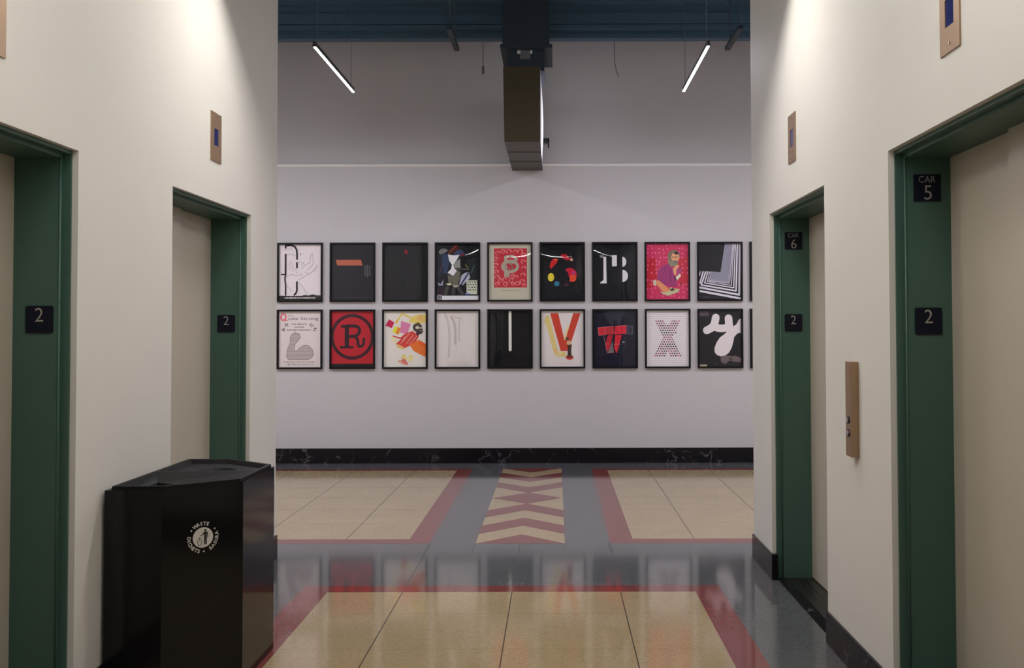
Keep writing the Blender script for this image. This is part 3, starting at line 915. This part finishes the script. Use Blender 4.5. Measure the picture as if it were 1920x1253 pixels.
def d7(a):
    a.bg((13,14,25)); W_ = (186,180,194)
    a.poly([(292,330),(338,330),(345,788),(232,788),(240,765),(292,730)], W_); a.poly([(222,312),(250,302),(290,305),(290,350),(240,345)], (120,116,124))
    a.poly([(440,305),(522,305),(525,490),(450,500),(440,470)], W_); a.poly([(447,572),(527,570),(527,786),(450,786)], W_)
    h = lambda cy_, rx, ry: [(620 + rx*math.cos(t), cy_ + ry*math.sin(t)) for t in [math.radians(-90 + 180*i/16) for i in range(17)]]
    a.poly(h(418,66,86), W_); a.poly(h(660,95,104), W_)
    a.poly([(345,380),(440,370),(440,560),(530,540),(620,330),(620,800),(440,800),(440,570),(380,560)], (26,27,36))  # grey between the letters: a pane reflection drawn into the print
def d8(a):
    a.bg((188,44,88)); a.poly([(1030,380),(1180,350),(1220,700),(1130,860),(1030,900)], (178,32,52)); a.poly([(1560,360),(1750,340),(1750,800),(1600,860),(1560,600)], (184,38,62))
    for i in range(11):
        for j in range(14):
            if random.random() < 0.6: a.ell(1060+66*i+random.uniform(-14,14), 135+68*j+random.uniform(-14,14), 14, 16, (206,92,140), 7, True)
    sk = (200,138,108)
    a.poly([(1290,505),(1400,455),(1500,560),(1530,690),(1560,845),(1420,850),(1290,800),(1205,720),(1240,560)], (150,50,112)); a.stroke([(1440,560),(1450,760)], 12, (112,36,86)); a.stroke([(1350,520),(1350,600)], 10, (112,36,86))
    a.ell(1500,325,106,105,(118,104,92)); a.ell(1525,350,68,85,sk); a.poly([(1400,360),(1440,420),(1520,390),(1575,420),(1560,490),(1460,510),(1400,450)], (126,118,108)); a.ell(1545,275,40,24,(44,30,34)); a.stroke([(1470,345),(1570,340)], 12, (96,66,60)); a.stroke([(1500,430),(1560,420)], 10, (60,40,40))
    a.poly([(1480,545),(1520,500),(1575,470),(1592,500),(1545,560),(1540,650),(1505,650)], sk); a.poly([(1545,560),(1600,520),(1640,560),(1600,640),(1550,640)], (160,60,120)); a.poly([(1525,690),(1600,625),(1625,660),(1550,745)], (190,184,172)); a.poly([(1500,650),(1530,680),(1550,740),(1520,740)], (70,40,60))
    a.poly([(1190,745),(1240,740),(1400,868),(1425,930),(1350,945),(1290,915),(1205,810)], (194,124,88)); a.poly([(1140,740),(1190,730),(1200,835),(1150,825)], (170,160,150))
    a.poly([(1265,925),(1340,945),(1420,920),(1430,860),(1520,880),(1605,892),(1560,945),(1400,1002),(1310,975)], (166,160,132)); a.poly([(1430,890),(1480,870),(1520,905),(1450,930)], (86,70,50)); a.ell(1480,890,16,12,(40,30,30)); a.poly([(1600,800),(1640,780),(1620,820)], (70,10,40))
def d9(a):
    a.bg((20,20,29)); W_ = (186,178,200); K = (30,28,42)
    a.poly([(675,105),(860,105),(745,830),(390,790),(430,615),(592,628)], (138,132,156))
    for x in range(0, 9):
        t = x/9.0
        a.stroke([(690+150*t,105),(610+112*t,650+150*t),(560-170*t,640+125*t),(570-150*t,625)], 5, (116,110,136))
    a.stroke([(945,105),(930,1038),(205,902)], 34, W_); a.stroke([(902,105),(872,968),(240,858),(326,612)], 27, W_); a.stroke([(866,105),(830,912),(300,820),(366,612)], 20, W_)
    a.stroke([(840,105),(788,868),(350,795),(398,615)], 14, W_); a.stroke([(818,105),(758,832),(382,780),(425,615)], 9, W_)
    a.stroke([(212,835),(278,612)], 26, W_); a.stroke([(208,690),(224,612)], 16, W_); a.stroke([(205,966),(960,1106)], 38, W_)
    a.poly([(200,100),(676,100),(592,628),(420,612),(200,605)], (21,21,30)); a.bars(285,380,1078,14,(84,80,94))
def dblank(a): a.bg((30,28,36))
# --- lower row
def e1(a):
    a.bg((188,174,182)); K = (92,82,88)
    a.ring(195,235,42,56,26,(200,96,112)); a.stroke([(200,270),(262,300)], 24, (200,96,112))
    a.bars(275,370,210,14,K,8,16,10); a.text('uite Strong', 540, 298, 66, 520, K)
    a.bars(330,600,355,20,K,10,22,6); a.bars(385,550,405,20,K,10,22,8); a.bars(250,680,456,22,K,10,22,7)
    for x,y in ((250,375),(690,372),(188,452),(745,442)):
        for k in range(6): a.ell(x+random.uniform(-34,34), y+random.uniform(-26,26), 11, 13, (120,108,114), 8, True)
    arm = [(318,575),(330,545),(390,500),(470,518),(492,580),(445,650),(402,690),(388,760),(392,822),(430,812),(480,760),(560,714),(640,728),(700,795),(722,870),(690,932),(620,966),(290,966),(253,920),(262,800),(310,680)]
    a.poly(arm, (170,154,162)); a.scan(arm, 512, 960, 24, 8, (132,116,122)); a.stroke(arm + [arm[0]], 7, (104,90,96))
    a.bars(205,750,1005,20,(112,100,106),8,20,9); a.bars(255,715,1046,20,(112,100,106),8,20,9)
def e2(a):
    a.bg((176,22,40)); K = (46,20,34)
    a.ring(1385,565,348,362,56,(58,18,36))
    a.stroke([(1190,388),(1270,388)], 44, K); a.stroke([(1292,375),(1292,735)], 74, K); a.stroke([(1188,742),(1392,742)], 40, K, True)
    a.stroke([(1260,382),(1440,380),(1495,405),(1515,455),(1490,520),(1430,556),(1310,560)], 54, K); a.stroke([(1430,560),(1478,610),(1486,690),(1505,728),(1545,728),(1578,690),(1586,600)], 46, K, True)
    a.rect(1030,1022,1750,1090,(12,10,14))
def e3(a):
    a.bg((194,182,184))
    a.poly([(600,215),(700,190),(815,190),(815,320),(700,352),(515,312)], (206,168,88)); a.poly([(690,200),(760,210),(770,300),(640,280)], (212,150,92))
    a.poly([(390,295),(560,350),(500,520),(375,500)], (190,108,152)); a.stroke([(305,345),(405,170),(500,218),(600,265)], 26, (204,166,72)); a.stroke([(300,330),(330,270)], 24, (206,150,70))
    a.poly([(185,268),(278,322),(232,420),(120,374)], (184,26,76)); a.poly([(285,388),(345,408),(295,512),(240,482)], (206,182,52)); a.poly([(340,400),(385,420),(352,532),(292,512)], (206,116,44))
    a.poly([(200,590),(260,560),(330,640),(300,700)], (200,180,150)); a.poly([(590,470),(700,560),(640,665),(540,722),(460,762),(360,700),(300,690),(390,610),(240,560),(250,545),(380,580),(470,505)], (192,56,56)); a.poly([(300,690),(360,700),(460,762),(430,790),(330,750)], (196,150,100))
    for p in ([(420,650),(540,500)], [(480,690),(600,540)], [(540,700),(660,560)], [(380,690),(470,560)]): a.stroke(p, 8, (226,150,140))
    a.poly([(650,645),(700,620),(815,688),(815,915),(700,860),(610,810),(538,712)], (212,98,34)); a.poly([(700,620),(815,688),(815,760),(690,700)], (206,84,36))
    a.ring(672,410,56,52,48,(74,60,58), 20, 360); a.ring(712,468,44,44,30,(92,76,72), -60, 120); a.ell(680,410,26,26,(176,166,150)); a.poly([(640,500),(700,470),(765,475),(680,555)], (66,34,46)); a.poly([(650,340),(700,315),(720,370),(680,380)], (86,72,52))
    a.poly([(390,900),(450,860),(500,940),(480,970),(410,930)], (206,172,112)); a.poly([(530,880),(590,880),(600,950),(540,1010),(520,960)], (208,178,122)); a.poly([(330,985),(420,960),(470,965),(525,1045),(475,1052)], (196,108,104)); a.poly([(395,930),(470,960),(510,1030),(430,985)], (190,98,92)); a.stroke([(350,1010),(400,985)], 12, (220,180,130))
def e4(a):
    a.bg((186,176,182)); G = (170,160,166)
    a.stroke([(1130,140),(1195,300),(1222,500),(1218,700),(1205,930)], 34, G); a.stroke([(1245,215),(1300,320),(1322,450),(1322,700)], 40, (166,154,160)); a.stroke([(1400,250),(1385,430),(1388,640)], 26, G); a.stroke([(1220,210),(1440,250)], 20, G)
    for y in (1000, 1030, 1060): a.bars(1190,1590,y,16,(164,154,160),10,26,8)
    a.bars(1240,1330,600,4,G)
def e5(a):
    a.bg((11,11,20)); a.stroke([(525,130),(527,792)], 48, (194,186,186), True); a.rect(501,122,549,150,(194,186,186))
def e6(a):
    a.bg((186,176,184))
    a.stroke([(1165,255),(1240,560),(1320,870)], 82, (186,166,112)); a.ell(1170,290,52,90,(186,166,112)); a.stroke([(1320,868),(1485,872)], 84, (186,166,112)); a.stroke([(1370,880),(1540,380)], 56, (190,172,136)); a.poly([(1270,760),(1330,780),(1320,850),(1280,830)], (206,150,120))
    a.poly([(1212,160),(1350,160),(1452,610),(1468,630),(1608,162),(1732,160),(1560,690),(1510,812),(1393,812)], (186,60,46))
    a.ell(1545,925,66,36,(186,54,46)); a.ell(1545,905,60,20,(120,50,44)); a.poly([(1503,700),(1545,680),(1582,700),(1570,800),(1578,895),(1508,895),(1512,800)], (74,54,48)); a.poly([(1490,690),(1505,630),(1560,640),(1580,700),(1520,705)], (182,146,116)); a.ell(1505,602,28,30,(98,66,54)); a.stroke([(1480,620),(1478,580)], 12, (120,80,60))
    a.bars(1250,1610,1022,8,(186,140,140),12,30,8)
def e7(a):
    a.bg((23,21,46))
    a.poly([(240,120),(700,120),(600,340),(430,360)], (40,40,62)); a.poly([(450,640),(475,830),(365,842)], (104,98,108)); a.poly([(480,640),(620,700),(560,850),(500,840)], (40,38,54))  # first shape, at the top: reflection on the pane, painted as ink
    a.poly([(205,412),(325,396),(328,532),(215,542)], (190,34,54)); a.poly([(330,395),(470,386),(482,526),(335,528)], (172,36,52)); a.poly([(494,386),(690,373),(690,516),(488,526)], (192,34,56)); a.poly([(690,373),(798,380),(798,526),(690,520)], (58,58,78))
    a.stroke([(700,376),(798,382),(796,526),(700,520)], 6, (96,94,112)); a.poly([(750,420),(770,420),(765,490),(748,490)], (24,22,44))
    a.poly([(372,540),(455,540),(392,800),(350,800),(328,690)], (172,26,50)); a.poly([(500,536),(612,536),(562,720),(520,852),(478,760)], (190,32,52)); a.stroke([(600,700),(690,560)], 5, (80,80,96)); a.stroke([(560,850),(640,800),(700,600)], 5, (70,70,90))
    for p in ([(205,412),(215,542),(330,530)], [(205,412),(470,386)], [(494,386),(690,373)], [(330,690),(350,800),(365,842),(470,832)], [(330,395),(335,530)], [(300,560),(335,690)], [(395,690),(340,690)], [(580,690),(480,700)]): a.stroke(p, 6, (212,110,120))
    a.ell(640,658,24,6,(180,180,190), 12)
def e8(a):
    a.bg((194,182,194))
    L_ = [1180,1200,1218,1237,1257,1275,1296,1315,1296,1275,1257,1240,1218,1200,1180,1162]
    R_ = [1612,1598,1578,1558,1540,1522,1502,1482,1502,1518,1540,1556,1578,1598,1616,1636]
    a.k += 2; k0 = a.k
    for i in range(24):
        y = 300 - 4*39.2 + i*39.2; j = i - 4
        for q in range(19):
            x = 1040 + (i % 2)*19.6 + q*39.2
            if x > 1740: continue
            a.k = k0
            if 0 <= j < 16 and L_[j]-8 <= x <= R_[j]+8 and not (j in (0,15) and abs(x-1395) < 42) and not (j in (1,14) and abs(x-1395) < 22):
                d_ = random.choice([(120,52,88),(150,66,100),(100,44,80),(170,84,112),(70,40,86)]) if not (4 <= j <= 5 and x < 1440 or 10 <= j <= 11 and x > 1340) else (58,30,66)
                a.ell(x, y, 14, 14, d_, 9, True)
            else:
                a.ell(x, y, 7, 7, (160,138,158), 7, True)
def e9(a):
    a.bg((24,22,31)); W_ = (192,179,190)
    a.rect(214,122,388,214,(84,72,86)); a.rect(214,214,388,240,(50,46,56))
    a.poly([(600,960),(690,925),(800,945),(870,935),(970,980),(965,1050),(860,1045),(760,1020),(690,1080),(640,1070),(600,1030)], (106,90,96)); a.poly([(730,980),(790,960),(830,1010),(760,1010)], (74,64,70))
    a.stroke([(350,478),(430,440),(490,370),(515,250)], 138, W_, True); a.stroke([(470,410),(560,440),(640,445),(740,420)], 135, W_, True); a.stroke([(745,262),(752,360),(770,480)], 138, W_, True)
    a.poly([(720,500),(660,555),(590,605),(530,690),(490,790),(490,870),(530,920),(600,945),(680,930),(750,880),(800,790),(828,690),(845,600),(900,540),(940,520),(965,535),(965,265),(930,290),(890,370),(835,405),(800,440)], W_)
    a.rect(222,1093,350,1132,(172,152,132)); a.bars(480,520,1078,16,(84,76,84)); a.bars(830,950,1112,8,(66,60,72))
SP = [
 (0,0,'white poster with black letter outline and sketched hand, leftmost of the upper row', d1,(90,95,870,1115),(0.001, 0.001, 0, 0, 0.3, 0.0002)),
 (0,1,'charcoal poster with an orange slanted bar beside small grey stripes', d2,(980,95,1775,1110),(0.0012, 0.001, 0.2, 0, 1.0, 0.0003)),
 (0,2,'nearly black poster with a small red mark near the top', d3,(60,95,845,1105),(0.007, 0.002, -0.3, 0, 2.0, 0.0005)),
 (0,3,'dark collage poster with white hourglass shape and pale bottom strip', d4,(960,90,1740,1105),(0.005, 0.0120, -0.4, 0.0, 0.6, 0.0012)),
 (0,4,'red ornamental poster with pale monogram and cream margins', d5,(120,85,895,1105),(0.0025, 0.0125, 0.1, 0.0, 1.4, 0.0004)),
 (0,5,'black poster with red, yellow and blue round spots', d6,(1020,85,1800,1100),(0.0025, 0.0125, -0.1, 0.0, 2.6, 0.0004)),
 (0,6,'black poster with large white stencil letter B', d7,(95,80,880,1095),(0.005, 0.0120, 0.3, 0.0, 0.2, 0.0010)),
 (0,7,'magenta poster of a bearded man resting his chin over a book', d8,(1000,85,1775,1095),(0.007, 0.006, 0.3, 0, 3.1, 0.0006)),
 (0,8,'black poster with white nested corner stripes', d9,(165,80,990,1150),(0.001, 0.001, 0, 0, 0.9, 0.0002)),
 (0,9,'dark framed poster half hidden by the right wall, upper row', dblank,(0,0,1,1),(0.001, 0.001, 0, 0, 0.9, 0.0002)),
 (1,0,'white poster with a striped flexed arm below the words Quite Strong', e1,(90,105,875,1125),(0.001, 0.001, 0, 0, 0.3, 0.0002)),
 (1,1,'red poster with a dark circled letter R', e2,(1000,100,1780,1110),(0.001, 0.001, 0, 0, 1.3, 0.0002)),
 (1,2,'white poster with orange, pink and yellow abstract shapes', e3,(70,100,850,1115),(0.0015, 0.0015, 0, 0, 2.3, 0.0003)),
 (1,3,'almost blank white poster with faint grey curves', e4,(970,95,1750,1110),(0.005, 0.004, 0, 0.1, 0.3, 0.0014)),
 (1,4,'black poster with a single thin white vertical bar', e5,(135,95,915,1110),(0.008, 0.008, 0.1, 0, 1.7, 0.0016)),
 (1,5,'white poster with a big red V and a small figure on a pedestal', e6,(1035,90,1810,1110),(0.005, 0.007, 0, 0.1, 0.8, 0.001)),
 (1,6,'navy poster with a red blocky letter W', e7,(105,90,885,1105),(0.006, 0.008, -0.1, 0, 2.7, 0.0014)),
 (1,7,'white poster with an X made of small dark dots', e8,(1005,90,1780,1100),(0.001, 0.001, 0, 0, 0.5, 0.0002)),
 (1,8,'black poster with a white blobby letter y', e9,(180,90,1003,1155),(0.001, 0.001, 0, 0, 0.5, 0.0002)),
 (1,9,'dark framed poster half hidden by the right wall, lower row', dblank,(0,0,1,1),(0.001, 0.001, 0, 0, 0.9, 0.0002)),
]
for a_ in SP: poster(*a_)

# ------------------------------------------------------------------ added spot without a fixture, unseen at the right, brightens the duct's side
sp = bpy.data.lights.new('duct_side_fill', 'SPOT'); sp.energy = 1900; sp.spot_size = math.radians(12); sp.spot_blend = 0.5; sp.color = (0.86, 0.84, 1.0); sp.shadow_soft_size = 0.04
so = bpy.data.objects.new('duct_side_fill', sp); C.objects.link(so)
so.location = (4.6, 9.1, 3.85)
so.rotation_euler = (Vector((-0.137, 9.75, 3.62)) - so.location).to_track_quat('-Z', 'Y').to_euler()

# ------------------------------------------------------------------ world, camera, colour
w = bpy.data.worlds.new('world'); S.world = w; w.use_nodes = True
w.node_tree.nodes['Background'].inputs[0].default_value = (0.05, 0.05, 0.055, 1)
w.node_tree.nodes['Background'].inputs[1].default_value = 0.2

cam = bpy.data.cameras.new('camera'); co = bpy.data.objects.new('camera', cam); C.objects.link(co)
cam.sensor_fit = 'HORIZONTAL'; cam.sensor_width = 36.0; cam.lens = 1800/1920*36
cam.shift_x = (960 - 1040.887)/1920; cam.shift_y = (569.73 - 626.5)/1920
cam.clip_start = 0.05
from mathutils import Matrix
co.matrix_world = Matrix.Translation((0, 0, 1.5)) @ Matrix.Rotation(PI/2 + 0.0255, 4, 'X') @ Matrix.Rotation(-0.0023, 4, 'Z')
S.camera = co
S.view_settings.view_transform = 'Standard'
S.view_settings.look = 'None'
S.view_settings.exposure = -0.12
S.view_settings.gamma = 1.0
S.view_settings.use_curve_mapping = False
S.cycles.use_denoising = True
S.cycles.max_bounces = 10
S.cycles.diffuse_bounces = 6
S.cycles.glossy_bounces = 5
S.cycles.transparent_max_bounces = 12
S.cycles.sample_clamp_indirect = 15.0
